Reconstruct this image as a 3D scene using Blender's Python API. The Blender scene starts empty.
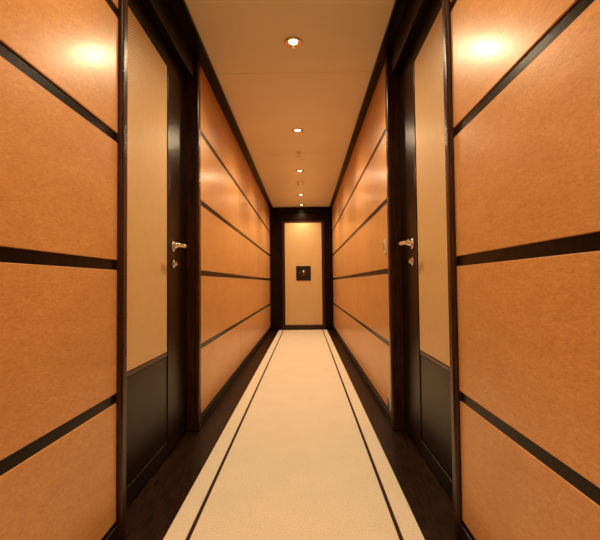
import bpy, bmesh, math, random
from mathutils import Vector, Matrix
random.seed(4)
sc = bpy.context.scene
sc.view_settings.view_transform = 'Standard'
sc.view_settings.look = 'None'

# ------------------------------------------------------------------ materials
def mat(name):
    m = bpy.data.materials.new(name); m.use_nodes = True
    nt = m.node_tree; b = nt.nodes['Principled BSDF']
    return m, nt, b
def N(nt, t, **kw):
    n = nt.nodes.new(t)
    for k, v in kw.items(): setattr(n, k, v)
    return n
def noise(nt, vec, scale, detail=3, rough=.5, dist=0):
    n = N(nt, 'ShaderNodeTexNoise'); n.inputs['Scale'].default_value = scale
    n.inputs['Detail'].default_value = detail; n.inputs['Roughness'].default_value = rough
    n.inputs['Distortion'].default_value = dist
    nt.links.new(vec, n.inputs['Vector']); return n
def ramp(nt, fac, stops):
    r = N(nt, 'ShaderNodeValToRGB'); e = r.color_ramp.elements
    while len(e) < len(stops): e.new(.5)
    for i, (p, c) in enumerate(stops):
        e[i].position = p; e[i].color = (*c, 1)
    nt.links.new(fac, r.inputs['Fac']); return r
def mapping(nt, sx, sy, sz):
    tc = N(nt, 'ShaderNodeTexCoord'); mp = N(nt, 'ShaderNodeMapping')
    mp.inputs['Scale'].default_value = (sx, sy, sz)
    nt.links.new(tc.outputs['Object'], mp.inputs['Vector']); return mp.outputs['Vector']
def bump(nt, b, h, strength, dist=.001):
    bp = N(nt, 'ShaderNodeBump'); bp.inputs['Strength'].default_value = strength
    bp.inputs['Distance'].default_value = dist
    nt.links.new(h, bp.inputs['Height']); nt.links.new(bp.outputs['Normal'], b.inputs['Normal'])
def mix(nt, a, b_, fac, mode='MIX'):
    n = N(nt, 'ShaderNodeMix', data_type='RGBA', blend_type=mode)
    if isinstance(fac, float): n.inputs[0].default_value = fac
    else: nt.links.new(fac, n.inputs[0])
    nt.links.new(a, n.inputs[6]); nt.links.new(b_, n.inputs[7]); return n.outputs[2]

def make_maple():
    m, nt, b = mat('birdseye_maple_lacquer')
    tc = N(nt, 'ShaderNodeTexCoord')
    at = N(nt, 'ShaderNodeAttribute'); at.attribute_name = 'pv'
    sc_ = N(nt, 'ShaderNodeVectorMath', operation='SCALE'); sc_.inputs['Scale'].default_value = 13
    cx = N(nt, 'ShaderNodeCombineXYZ')
    nt.links.new(at.outputs['Fac'], cx.inputs['Y']); nt.links.new(at.outputs['Fac'], cx.inputs['Z'])
    nt.links.new(cx.outputs[0], sc_.inputs[0])
    ad = N(nt, 'ShaderNodeVectorMath', operation='ADD')
    nt.links.new(tc.outputs['Object'], ad.inputs[0]); nt.links.new(sc_.outputs[0], ad.inputs[1])
    mp = N(nt, 'ShaderNodeMapping'); mp.inputs['Scale'].default_value = (1, 1, 3.0)
    nt.links.new(ad.outputs[0], mp.inputs['Vector']); v = mp.outputs['Vector']
    n1 = noise(nt, v, 42, 5, .6, 2.0)        # curly figure
    n2 = noise(nt, v, 4, 2, .5, .8)          # broad tone drift
    c1 = ramp(nt, n1.outputs['Fac'], [(.30, (.57, .265, .088)), (.48, (.67, .345, .122)), (.58, (.70, .37, .135)), (.74, (.81, .465, .19))])
    c2 = ramp(nt, n2.outputs['Fac'], [(.3, (.90, .87, .82)), (.7, (1, 1, 1))])
    c = mix(nt, c1.outputs[0], c2.outputs[0], 1.0, 'MULTIPLY')
    vo = N(nt, 'ShaderNodeTexVoronoi'); vo.inputs['Scale'].default_value = 58
    vo.inputs['Randomness'].default_value = 1
    nt.links.new(v, vo.inputs['Vector'])
    c3 = ramp(nt, vo.outputs['Distance'], [(.06, (.70, .56, .42)), (.22, (1, 1, 1))])
    msk = ramp(nt, n2.outputs['Fac'], [(.42, (.25, .25, .25)), (.6, (.85, .85, .85))])
    c = mix(nt, c, mix(nt, c, c3.outputs[0], 1.0, 'MULTIPLY'), msk.outputs[0])
    pr = ramp(nt, at.outputs['Fac'], [(0, (.95, .93, .91)), (1, (1, 1, 1))])
    c = mix(nt, c, pr.outputs[0], 1.0, 'MULTIPLY')
    nt.links.new(c, b.inputs['Base Color'])
    b.inputs['Roughness'].default_value = .36
    b.inputs['Specular IOR Level'].default_value = .4
    b.inputs['Coat Weight'].default_value = .2; b.inputs['Coat Roughness'].default_value = .2
    bump(nt, b, n1.outputs['Fac'], .05, .0006)
    return m
MAPLE = make_maple()

def make_dark(name, c0, c1, rough, stretch, spec=.2):
    m, nt, b = mat(name)
    v = mapping(nt, *stretch); n = noise(nt, v, 9, 5, .65, .3)
    r = ramp(nt, n.outputs['Fac'], [(.38, c0), (.66, c1)])
    nt.links.new(r.outputs[0], b.inputs['Base Color'])
    b.inputs['Roughness'].default_value = rough
    b.inputs['Specular IOR Level'].default_value = spec
    bump(nt, b, n.outputs['Fac'], .25, .001)
    return m
WENGE = make_dark('wenge_wood', (.003, .0014, .001), (.015, .005, .0025), .28, (14, 14, 1), .12)
FLOORW = make_dark('wenge_floorboards', (.001, .0006, .0004), (.046, .016, .007), .38, (22, 1.3, 1), .1)
MOULD = make_dark('walnut_moulding', (.018, .006, .003), (.055, .018, .008), .26, (14, 14, 1), .3)

def make_woven(name, ca, cb, s=1.0):
    m, nt, b = mat(name)
    tc = N(nt, 'ShaderNodeTexCoord'); v = tc.outputs['Object']
    sep = N(nt, 'ShaderNodeSeparateXYZ'); nt.links.new(v, sep.inputs[0])
    def sn(sock, f):
        a = N(nt, 'ShaderNodeMath', operation='MULTIPLY'); a.inputs[1].default_value = f; nt.links.new(sock, a.inputs[0])
        q = N(nt, 'ShaderNodeMath', operation='SINE'); nt.links.new(a.outputs[0], q.inputs[0]); return q.outputs[0]
    sm = N(nt, 'ShaderNodeMath', operation='ADD'); nt.links.new(sep.outputs[0], sm.inputs[0]); nt.links.new(sep.outputs[1], sm.inputs[1])
    p = N(nt, 'ShaderNodeMath', operation='MULTIPLY')
    nt.links.new(sn(sm.outputs[0], 420*s), p.inputs[0]); nt.links.new(sn(sep.outputs[2], 520*s), p.inputs[1])
    mr = N(nt, 'ShaderNodeMapRange'); mr.inputs['From Min'].default_value = -1
    nt.links.new(p.outputs[0], mr.inputs['Value'])
    r = ramp(nt, mr.outputs[0], [(.2, ca), (.8, cb)])
    n = noise(nt, v, 30, 3)
    r2 = ramp(nt, n.outputs['Fac'], [(.3, (.94, .94, .94)), (.7, (1, 1, 1))])
    nt.links.new(mix(nt, r.outputs[0], r2.outputs[0], 1.0, 'MULTIPLY'), b.inputs['Base Color'])
    b.inputs['Roughness'].default_value = .45
    bump(nt, b, mr.outputs[0], .15, .001)
    return m
WOVEN = make_woven('woven_leather', (.60, .385, .17), (.80, .55, .27))

def make_carpet():
    m, nt, b = mat('wool_carpet_cream')
    v = mapping(nt, 1, 1, 1)
    n = noise(nt, v, 170, 3, .7); n2 = noise(nt, v, 5, 2)
    r = ramp(nt, n.outputs['Fac'], [(.3, (.75, .65, .50)), (.7, (.97, .90, .75))])
    r2 = ramp(nt, n2.outputs['Fac'], [(.3, (.95, .95, .95)), (.7, (1, 1, 1))])
    nt.links.new(mix(nt, r.outputs[0], r2.outputs[0], 1.0, 'MULTIPLY'), b.inputs['Base Color'])
    b.inputs['Roughness'].default_value = .95
    b.inputs['Sheen Weight'].default_value = .1
    bump(nt, b, n.outputs['Fac'], .8, .003)
    return m
CARPET = make_carpet()
def make_simple(name, col, rough, metal=0, nscale=40, var=.06):
    m, nt, b = mat(name)
    v = mapping(nt, 1, 1, 1); n = noise(nt, v, nscale, 3)
    r = ramp(nt, n.outputs['Fac'], [(.3, tuple(c*(1-var) for c in col)), (.7, tuple(min(1, c*(1+var)) for c in col))])
    nt.links.new(r.outputs[0], b.inputs['Base Color'])
    b.inputs['Roughness'].default_value = rough; b.inputs['Metallic'].default_value = metal
    return m
STRIPE = make_simple('wool_stripe_brown', (.03, .007, .004), .95)
CEIL = make_simple('ceiling_panel_cream', (.88, .78, .60), .4, 0, 3, .02)
SEAM = make_simple('ceiling_seam', (.40, .27, .15), .6)
CHROME = make_simple('polished_nickel', (.80, .76, .70), .12, 1)
GOLD = make_simple('satin_gold_ring', (.85, .62, .34), .25, 1)
BRONZE = make_simple('dark_bronze', (.20, .12, .06), .25, 1)
IVORY = make_simple('ivory_plastic', (.7, .62, .48), .35)
BLACK = make_simple('black_lacquer', (.012, .009, .008), .2)
def make_emit():
    m, nt, b = mat('halogen_lens')
    v = mapping(nt, 1, 1, 1); n = noise(nt, v, 50, 1)
    r = ramp(nt, n.outputs['Fac'], [(0, (1, .80, .5)), (1, (1, .9, .66))])
    nt.links.new(r.outputs[0], b.inputs['Emission Color'])
    b.inputs['Base Color'].default_value = (.8, .8, .7, 1)
    b.inputs['Emission Strength'].default_value = 14
    return m
LENS = make_emit()

# ------------------------------------------------------------------ mesh builder
class MB:
    def __init__(s): s.bm = bmesh.new(); s.pv = s.bm.faces.layers.float.new('pv'); s.mats = []
    def mi(s, m):
        if m not in s.mats: s.mats.append(m)
        return s.mats.index(m)
    def absorb(s, t, m, pv=.5, smooth=False):
        i = s.mi(m); mp = {}
        for v in t.verts: mp[v] = s.bm.verts.new(v.co)
        for f in t.faces:
            try: g = s.bm.faces.new([mp[v] for v in f.verts])
            except ValueError: continue
            g.material_index = i; g[s.pv] = pv; g.smooth = smooth
        t.free()
    def box(s, x0, x1, y0, y1, z0, z1, m, bev=0, pv=.5, seg=2):
        t = bmesh.new(); bmesh.ops.create_cube(t, size=1)
        for v in t.verts:
            v.co = Vector(((x0+x1)/2+v.co.x*(x1-x0), (y0+y1)/2+v.co.y*(y1-y0), (z0+z1)/2+v.co.z*(z1-z0)))
        if bev: bmesh.ops.bevel(t, geom=list(t.edges), offset=bev, segments=seg, profile=.5, affect='EDGES')
        s.absorb(t, m, pv)
    def lathe(s, prof, M, m, n=32):
        t = bmesh.new(); rings = []
        for r, h in prof:
            if r < 1e-6: rings.append([t.verts.new(M @ Vector((0, 0, h)))])
            else: rings.append([t.verts.new(M @ Vector((r*math.cos(a*2*math.pi/n), r*math.sin(a*2*math.pi/n), h))) for a in range(n)])
        for A, B in zip(rings, rings[1:]):
            for k in range(n):
                a0, a1 = A[k % len(A)], A[(k+1) % len(A)]; b0, b1 = B[k % len(B)], B[(k+1) % len(B)]
                fs = []
                for q in (a0, a1, b1, b0):
                    if q not in fs: fs.append(q)
                if len(fs) > 2: t.faces.new(fs)
        bmesh.ops.recalc_face_normals(t, faces=t.faces)
        s.absorb(t, m, smooth=True)
    def tube(s, pts, rad, m, n=16):
        t = bmesh.new(); rings = []; P = [Vector(p) for p in pts]
        for i, p in enumerate(P):
            d = (P[min(i+1, len(P)-1)] - P[max(i-1, 0)]).normalized()
            u = d.cross(Vector((0, 0, 1))).normalized(); w = u.cross(d)
            r = rad[i] if isinstance(rad, (list, tuple)) else rad
            rings.append([t.verts.new(p + (u*math.cos(a*2*math.pi/n) + w*math.sin(a*2*math.pi/n))*r) for a in range(n)])
        for A, B in zip(rings, rings[1:]):
            for k in range(n): t.faces.new((A[k], A[(k+1) % n], B[(k+1) % n], B[k]))
        t.faces.new(rings[0]); t.faces.new(rings[-1][::-1])
        bmesh.ops.recalc_face_normals(t, faces=t.faces)
        s.absorb(t, m, smooth=True)
    def obj(s, name, parent=None):
        me = bpy.data.meshes.new(name); s.bm.to_mesh(me); s.bm.free()
        for m in s.mats: me.materials.append(m)
        o = bpy.data.objects.new(name, me); sc.collection.objects.link(o)
        if parent: o.parent = parent
        return o
def empty(name, loc=(0, 0, 0)):
    e = bpy.data.objects.new(name, None); e.location = loc; e.empty_display_size = .1
    sc.collection.objects.link(e); return e

# ------------------------------------------------------------------ dimensions
WL, WR = -.57, .455
Y0, Y1 = -2.2, 6.56
H = 2.01
CB = H-.018                  # crown underside
DY0, DY1 = 1.21, 2.12        # door opening
REC = .05
BANDS = [(.068, .415), (.445, .815), (.845, 1.205), (1.235, 1.595), (1.625, 1.990)]

# floor / ceiling
b = MB()
b.box(WL-.3, WR+.3, Y0-.1, Y1+.15, -.06, 0, FLOORW); b.obj('floor')
b = MB()
b.box(WL-.3, WR+.3, Y0-.1, Y1+.15, H+.006, H+.08, SEAM)
seams = [Y0-.1, -.3, 2.32, 3.80, 5.3, Y1+.15]
for a, c in zip(seams, seams[1:]):
    b.box(WL-.28, WR+.28, a+.0015, c-.0015, H, H+.006, CEIL, .0008)
b.obj('ceiling')

# side walls
def side_wall(name, xs, sgn):
    b = MB()
    def bx(d0, d1, *a, **k):
        p, q = xs+sgn*d0, xs+sgn*d1
        b.box(min(p, q), max(p, q), *a, **k)
    t = .004
    for y0, y1, cuts in ((Y0, DY0, [Y0, -1.55, -.15, DY0]), (DY1, Y1, [DY1+.03, 3.5, 4.85, 6.2, Y1])):
        bx(t, .16, y0, y1, 0, H, WENGE)
        for c0, c1 in zip(cuts, cuts[1:]):
            for z0, z1 in BANDS:
                bx(0, t+.002, c0+.0035, c1-.0035, z0, z1, MAPLE, bev=.0016, pv=random.random())
    bx(REC+.03, .16, DY0, DY1, 0, H, WENGE)
    return b.obj(name)
side_wall('wall_left', WL, -1)
side_wall('wall_right', WR, 1)
b = MB(); b.box(WL-.16, WR+.16, Y1, Y1+.12, 0, H, WENGE); b.obj('wall_end')
b = MB(); b.box(WL-.16, WR+.16, Y0-.1, Y0, 0, H, WENGE)
b.box(WL+.05, WR-.05, Y0, Y0+.01, .07, 1.9, MAPLE, .002); b.obj('wall_back')

for nm, xs, sg in (('baseboard_left', WL, -1), ('baseboard_right', WR, 1)):
    b = MB()
    for y0, y1 in ((Y0, DY0-.002), (DY1+.022, Y1-.03)):
        p, q = xs-sg*.008, xs+sg*.006
        b.box(min(p, q), max(p, q), y0, y1, 0, .06, WENGE, .003)
    b.obj(nm)
b = MB(); b.box(WL-.01, WL+.058, Y0, Y1, CB, H+.002, WENGE, .003); b.obj('trim_1')
b = MB(); b.box(WR-.046, WR+.01, Y0, Y1, CB, H+.002, WENGE, .003); b.obj('trim_2')

k = 3
for xs, sg in ((WL, -1), (WR, 1)):
    b = MB()
    p, q = xs-sg*.014, xs+sg*.035
    b.box(min(p, q), max(p, q), DY0-.002, DY0+.042, 0, CB+.002, MOULD, .012, seg=5); b.obj('trim_%d' % k); k += 1
    b = MB()
    p, q = xs-sg*.012, xs+sg*(REC+.03)
    b.box(min(p, q), max(p, q), DY1-.022, DY1+.026, 0, CB+.002, MOULD, .010, seg=5); b.obj('trim_%d' % k); k += 1
    b = MB()
    p, q = xs+sg*.01, xs+sg*(REC+.03)
    b.box(min(p, q), max(p, q), DY0+.03, DY1-.02, 1.86, H, WENGE, .004); b.obj('trim_%d' % k); k += 1

# ------------------------------------------------------------------ doors
def lever(b, x, y, z, sg, toward):
    M = Matrix.Translation((x, y, z)) @ Matrix.Rotation(-sg*math.pi/2, 4, 'Y')
    b.lathe([(0, 0), (.026, 0), (.026, .005), (.023, .009), (.012, .010), (.010, .012), (.0095, .05)], M, CHROME)
    xi = x-sg*.055
    pts = [(x-sg*.03, y, z), (x-sg*.045, y, z), (xi, y+toward*.004, z), (xi-sg*.003, y+toward*.015, z),
           (xi-sg*.002, y+toward*.05, z-.001), (xi+sg*.002, y+toward*.09, z-.002), (xi+sg*.006, y+toward*.115, z-.001), (xi+sg*.006, y+toward*.12, z-.001)]
    b.tube(pts, [.009, .010, .011, .0115, .0095, .0085, .009, .005], CHROME)
    M = Matrix.Translation((x, y, z-.082)) @ Matrix.Rotation(-sg*math.pi/2, 4, 'Y')
    b.lathe([(0, 0), (.020, 0), (.020, .005), (.017, .009), (.009, .009), (.009, .018), (.007, .020), (0, .020)], M, CHROME)

for n, (xs, sg) in enumerate(((WL, -1), (WR, 1)), 1):
    E = empty('door_%d' % n, (xs+sg*(REC+.015), (DY0+DY1)/2, 0))
    def part(nm, mb):
        o = mb.obj(nm); o.parent = E; o.matrix_parent_inverse = Matrix.Translation(-E.location); return o
    f = xs+sg*REC
    def bx(b, d0, d1, *a, **k):
        p, q = f+sg*d0, f+sg*d1
        b.box(min(p, q), max(p, q), *a, **k)
    ya, yb = DY0+.044, DY1-.024
    b = MB(); bx(b, .008, .03, ya, yb, .006, 1.855, WENGE); part('leaf_core', b)
    b = MB()
    bx(b, 0, .01, ya, 1.375, .006, 1.855, WENGE, bev=.003)
    bx(b, 0, .01, 1.80, yb, .006, 1.855, WENGE, bev=.003)
    bx(b, 0, .01, 1.375, 1.80, 1.772, 1.855, WENGE, bev=.003)
    bx(b, .002, .01, 1.375, 1.80, .448, .466, MOULD, bev=.002)
    bx(b, 0, .01, 1.375, 1.80, .006, .07, WENGE, bev=.003)
    part('stiles_and_rails', b)
    b = MB(); bx(b, .003, .01, 1.377, 1.798, .467, 1.771, WOVEN, bev=.002); part('woven_panel', b)
    b = MB(); bx(b, .004, .01, 1.377, 1.798, .071, .447, WENGE, bev=.002); part('lower_panel', b)
    b = MB(); lever(b, f, 1.87, .948, sg, -1); part('lever_handle', b)

E = empty('door_3', ((-.33+.28)/2, Y1-.02, 0))
def part(nm, mb):
    o = mb.obj(nm); o.parent = E; o.matrix_parent_inverse = Matrix.Translation(-E.location); return o
xl, xr = -.335, .285
b = MB()
b.box(WL+.012, xl-.045, Y1-.05, Y1, 0, H-.025, WENGE, .004)
b.box(xr+.045, WR-.012, Y1-.05, Y1, 0, H-.025, WENGE, .004)
b.box(xl-.045, xr+.045, Y1-.05, Y1, 1.80, H-.025, WENGE, .004)
b.box(WL+.06, WR-.048, Y1-.075, Y1-.045, 1.925, H-.003, WENGE, .004)
part('casing', b)
b = MB()
b.box(xl-.042, xl, Y1-.035, Y1, .02, 1.797, MOULD, .006)
b.box(xr, xr+.042, Y1-.035, Y1, .02, 1.797, MOULD, .006)
b.box(xl, xr, Y1-.035, Y1, 1.765, 1.797, MOULD, .006)
b.box(xl, xr, Y1-.035, Y1, .02, .085, MOULD, .006)
part('stiles_and_rails', b)
b = MB()
b.box(xl+.006, xr-.006, Y1-.02, Y1, .09, 1.76, WOVEN, .003)
part('woven_panel', b)
b = MB()
b.box(xl, xl+.009, Y1-.024, Y1, .085, 1.765, WENGE); b.box(xr-.009, xr, Y1-.024, Y1, .085, 1.765, WENGE)
part('bead', b)
cx, cz = -.025, .93
b = MB()
b.box(cx-.12, cx+.12, Y1-.03, Y1-.018, cz-.12, cz+.12, BLACK, .003)
M = Matrix.Translation((cx, Y1-.03, cz)) @ Matrix.Rotation(math.pi/2, 4, 'X')
b.lathe([(0, 0), (.05, 0), (.05, .006), (.04, .012), (.018, .013), (.016, .035), (.024, .05), (.022, .06), (0, .064)], M, BRONZE)
for dx in (-.07, .07):
    M = Matrix.Translation((cx+dx, Y1-.03, cz+.0)) @ Matrix.Rotation(math.pi/2, 4, 'X')
    b.lathe([(0, 0), (.012, 0), (.010, .006), (0, .007)], M, BRONZE, 16)
part('pull_plate', b)

# ------------------------------------------------------------------ carpet
b = MB()
cy0, cy1 = Y0+.05, Y1-.06
xs_ = [-.432, -.364, -.352, .270, .282, .345]
b.box(xs_[0], xs_[1], cy0, cy1, 0, .012, CARPET, .003)
b.box(xs_[1], xs_[2], cy0+.003, cy1-.003, 0, .0115, STRIPE)
b.box(xs_[2], xs_[3], cy0, cy1, 0, .012, CARPET, .002)
b.box(xs_[3], xs_[4], cy0+.003, cy1-.003, 0, .0115, STRIPE)
b.box(xs_[4], xs_[5], cy0, cy1, 0, .012, CARPET, .003)
b.obj('carpet_runner')

# ------------------------------------------------------------------ downlights
LX = -.047
ys = [-1.55, -.37, .82, 2.02, 3.21, 4.39, 5.57, 6.3]
for y in ys:
    b = MB(); M = Matrix.Translation((LX, y, H)) @ Matrix.Rotation(math.pi, 4, 'X')
    b.lathe([(.022, .001), (.032, .004), (.036, .008), (.041, .009), (.046, .006), (.048, .0), (.040, -.0005)], M, GOLD, 40)
    b.lathe([(0, .0035), (.012, .003), (.0225, .0010)], M, LENS, 32)
    o = b.obj('recessed_downlight')
    L = bpy.data.lights.new('downlight_beam', 'SPOT')
    L.energy = 20 if y > 6 else (46 if y > 3 else 38)
    L.color = (1, .76, .46); L.spot_size = math.radians(164); L.spot_blend = 1; L.shadow_soft_size = .036
    lo = bpy.data.objects.new('downlight_beam', L); lo.location = (LX, y, H-.048); sc.collection.objects.link(lo)
    lo.parent = o

b = MB(); M = Matrix.Translation((LX, 3.76, H)) @ Matrix.Rotation(math.pi, 4, 'X')
b.lathe([(0, 0), (.034, 0), (.033, .004), (.014, .006), (.010, .008), (.009, .022), (.006, .024), (.006, .032), (.020, .033), (.020, .036), (0, .037)], M, CHROME)
b.obj('fire_sprinkler')
b = MB(); M = Matrix.Translation((LX, 4.9, H)) @ Matrix.Rotation(math.pi, 4, 'X')
b.lathe([(0, 0), (.05, 0), (.05, .01), (.045, .014), (.036, .016), (.034, .026), (.025, .032), (0, .034)], M, CHROME)
b.obj('smoke_detector')

b = MB()
b.box(WR-.007, WR+.0005, 2.22, 2.27, .93, 1.01, IVORY, .002)
b.box(WR-.011, WR-.006, 2.235, 2.255, .95, .99, CHROME, .0015)
b.obj('light_switch')
b = MB()
b.box(WR-.007, WR+.0005, 2.18, 2.24, .075, .14, CHROME, .002)
b.box(WR-.009, WR-.006, 2.19, 2.23, .087, .128, BLACK, .001)
b.obj('power_socket')

w = bpy.data.worlds.new('world'); sc.world = w; w.use_nodes = True
w.node_tree.nodes['Background'].inputs[0].default_value = (.02, .014, .01, 1)

# ------------------------------------------------------------------ camera
cam = bpy.data.cameras.new('camera'); cam.sensor_width = 36; cam.lens = 24; cam.clip_start = .02
co = bpy.data.objects.new('camera', cam); sc.collection.objects.link(co)
f = 400
yaw = math.atan(5/f); pitch = math.atan(13/f); roll = math.radians(.6)
R = Matrix.Rotation(yaw, 4, 'Z') @ Matrix.Rotation(math.pi/2+pitch, 4, 'X') @ Matrix.Rotation(-roll, 4, 'Z')
co.matrix_world = Matrix.Translation((0, 0, .77)) @ R
sc.camera = co
